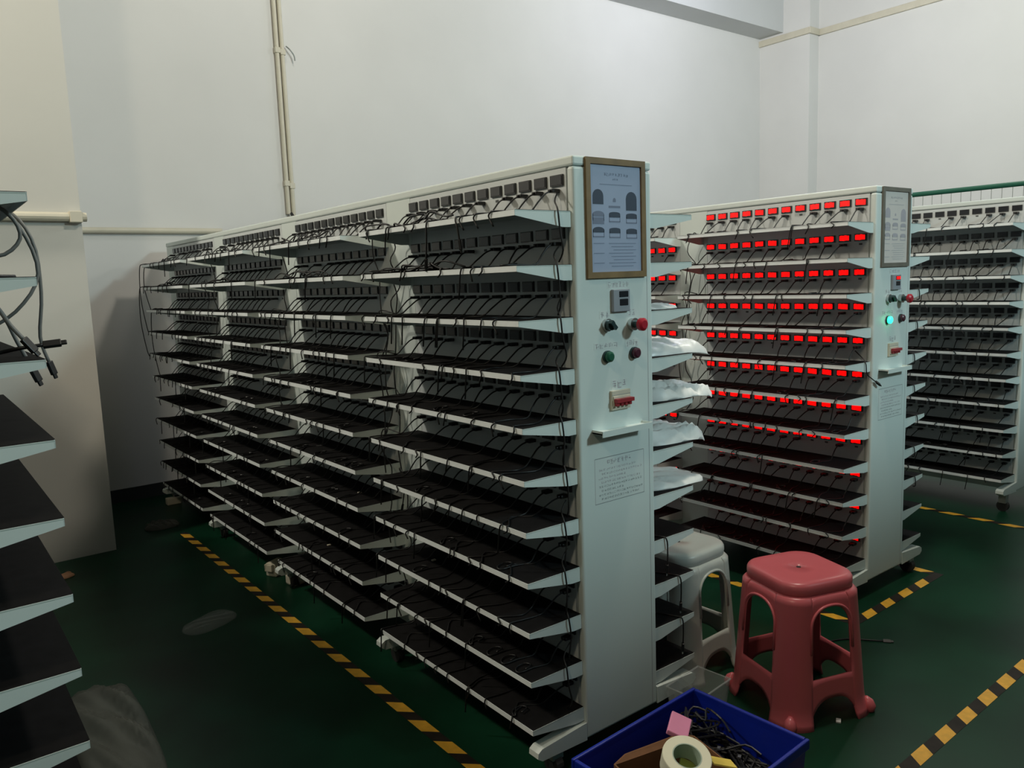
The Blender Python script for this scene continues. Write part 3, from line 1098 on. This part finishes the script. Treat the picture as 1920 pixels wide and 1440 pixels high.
# ------------------------------------------------------------------ floor marking tape
def tape(p0, p1, label, w=.047, lean=1.0, period=.172, phase=0.0):
    """black and yellow barrier tape stuck on the floor from p0 to p1"""
    a, b = Vector((p0[0], p0[1], 0)), Vector((p1[0], p1[1], 0))
    d = (b - a).normalized()
    nrm = Vector((-d.y, d.x, 0)) * (w / 2)
    ln = (b - a).length
    m = MB()
    m.prism([a - nrm + Vector((0, 0, .0004)), b - nrm + Vector((0, 0, .0004)), b + nrm + Vector((0, 0, .0004)), a + nrm + Vector((0, 0, .0004))], (0, 0, .0006), 'tape_black')
    s = phase
    rg = random.Random(int(ln * 100))
    while s + .09 + w < ln:
        y = .092 * rg.uniform(.94, 1.04)
        sh = lean * w
        q = [a + d * (s + max(0, -sh)) - nrm, a + d * (s + max(0, -sh) + y) - nrm, a + d * (s + max(0, -sh) + y + sh) + nrm, a + d * (s + max(0, -sh) + sh) + nrm]
        m.prism([p + Vector((0, 0, .001)) for p in q], (0, 0, .0003), 'tape_yellow')
        s += period
    return tag(m.build('floor_tape'), label, 'floor tape')


tape((1.318, 1.35), (1.318, 5.30), 'yellow and black tape on the floor along the left of the middle rack', phase=.0227, lean=1, period=.1712)
tape((1.9, 1.075), (6.2, 1.13), 'yellow and black tape crossing the floor at the lower right', lean=.75, phase=.145)
tape((3.18, 1.725), (4.05, 1.735), 'short yellow and black tape in front of the red lit rack', lean=.75, phase=.10)
tape((4.03, 1.76), (4.03, 4.6), 'yellow and black tape along the right of the red lit rack', lean=1)
tape((3.20, 1.75), (3.20, 4.6), 'yellow and black tape along the left of the red lit rack', lean=1)
tape((5.115, 1.2), (5.115, 4.6), 'yellow and black tape along the left of the far right rack', lean=1)

# ------------------------------------------------------------------ mesh panel with green rail behind the far right rack
t = empty('mesh_partition', (6.45, 0, 0))
tag(t, 'wire mesh panel with a green top rail behind the far right rack', 'mesh panel')
MB().tube([(0, .6, 2.118), (0, 3, 2.118), (0, 5.2, 2.118)], .019, 'fence_green', 10).build('top_rail', t)
MB().tube([(0, .6, .12), (0, 3, .12), (0, 5.2, .12)], .016, 'fence_green', 10).build('bottom_rail', t)
for y in (.6, 2.9 + .9, 5.2):
    MB().tube([(0, y, 0), (0, y, 2.118)], .019, 'fence_green', 10).build('post', t)
m = MB()
y = .66
while y < 5.15:
    m.tube([(0, y, .12), (0, y, 2.115)], .0022, 'wire_grey', 5)
    y += .0705
for z in (.5, .9, 1.3, 1.7):
    m.tube([(0, .6, z), (0, 5.2, z)], .0022, 'wire_grey', 5)
m.build('wire_mesh', t)

# ------------------------------------------------------------------ things lying on the floor
pillow('plastic_film', (1.01, 3.73, .001), .27, .16, .03, 'clear_film', 'clear crumpled plastic film on the floor left of the striped tape', 'film', 11, wrinkle=.012, rz=.4)
pillow('plastic_sack', (.435, 2.98, .001), .26, .86, .06, 'grey_film', 'large grey translucent plastic sack on the floor at the lower left', 'sack', 12, wrinkle=.02, rz=-.04, corner=.12)
pillow('paper_scrap', (.56, 4.93, .001), .14, .07, .02, 'brown_paper', 'small brown paper scrap on the floor by the pillar', 'scrap', 13, wrinkle=.008, rz=.3)
pillow('plastic_scrap', (.50, 5.03, .001), .10, .10, .05, 'clear_film', 'clear plastic scrap on the floor beside the brown paper scrap', 'scrap', 14, wrinkle=.012)
t = empty('power_adapter', (1.50, 4.14, 0), .5)
tag(t, 'farther of two cream power adapters on the floor under the middle rack', 'adapter', 'cream adapters under the rack')
MB().box(-.05, .05, -.035, .035, .0, .075, 'cream_plastic').build('adapter_body', t, bevel=.008)
MB().box(-.07, -.05, -.025, .025, .035, .075, 'cream_plastic').build('adapter_plug', t, bevel=.004)
t = empty('power_adapter', (1.535, 3.93, 0), .2)
tag(t, 'nearer of two cream power adapters on the floor under the middle rack', 'adapter', 'cream adapters under the rack')
MB().box(-.055, .055, -.04, .04, .0, .06, 'cream_plastic').build('adapter_body', t, bevel=.012)
MB().box(-.03, -.02, -.042, .042, .005, .0615, 'rubber').build('strap', t)
m = MB().box(-.05, .05, -.03, .03, 0, .05, 'cream_plastic')
tag(m.build('small_box', loc=(1.47, 6.10, 0), bevel=.006), 'small cream box on the floor at the far end of the middle rack', 'box')
pillow('floor_rag', (1.25, 5.55, .001), .22, .16, .04, 'grey_film', 'grey rag on the floor near the back wall beside the middle rack', 'rag', 15, wrinkle=.015)
m = MB().box(-.012, .012, -.008, .008, 0, .006, 'foam_white')
o = m.build('paper_bit', loc=(2.43, 1.357, .0005), bevel=.001)
o.rotation_euler = (0, 0, .5)
tag(o, 'tiny white scrap on the floor under the pink stool', 'scrap')
loose_cable([(2.95, 1.70, .004), (3.03, 1.66, .004), (3.08, 1.60, .004), (3.12, 1.55, .004)], 'short black cable lying on the green floor right of the pink stool', r=.003, end='plug')
for k, (x, y, r, s) in enumerate(((X1 - .11, Y1 + .62, 9, .006), (X1 - .08, Y1 + .45, 6, .004))):
    pass
# pale plug ends and scraps on the black mats
for k, (x, y, r) in enumerate(((1.53, 2.52, 8), (1.52, 3.10, 7), (1.50, 3.42, 9))):
    m = MB().box(-.008, .008, -.006, .006, 0, .004, 'cream_plastic')
    tag(m.build('paper_bit', loc=(x, y, zshelf(r) + .001)), 'tiny pale scrap on the %s shelf of the middle rack' % ORD[r], 'scrap', 'scraps on the shelves')
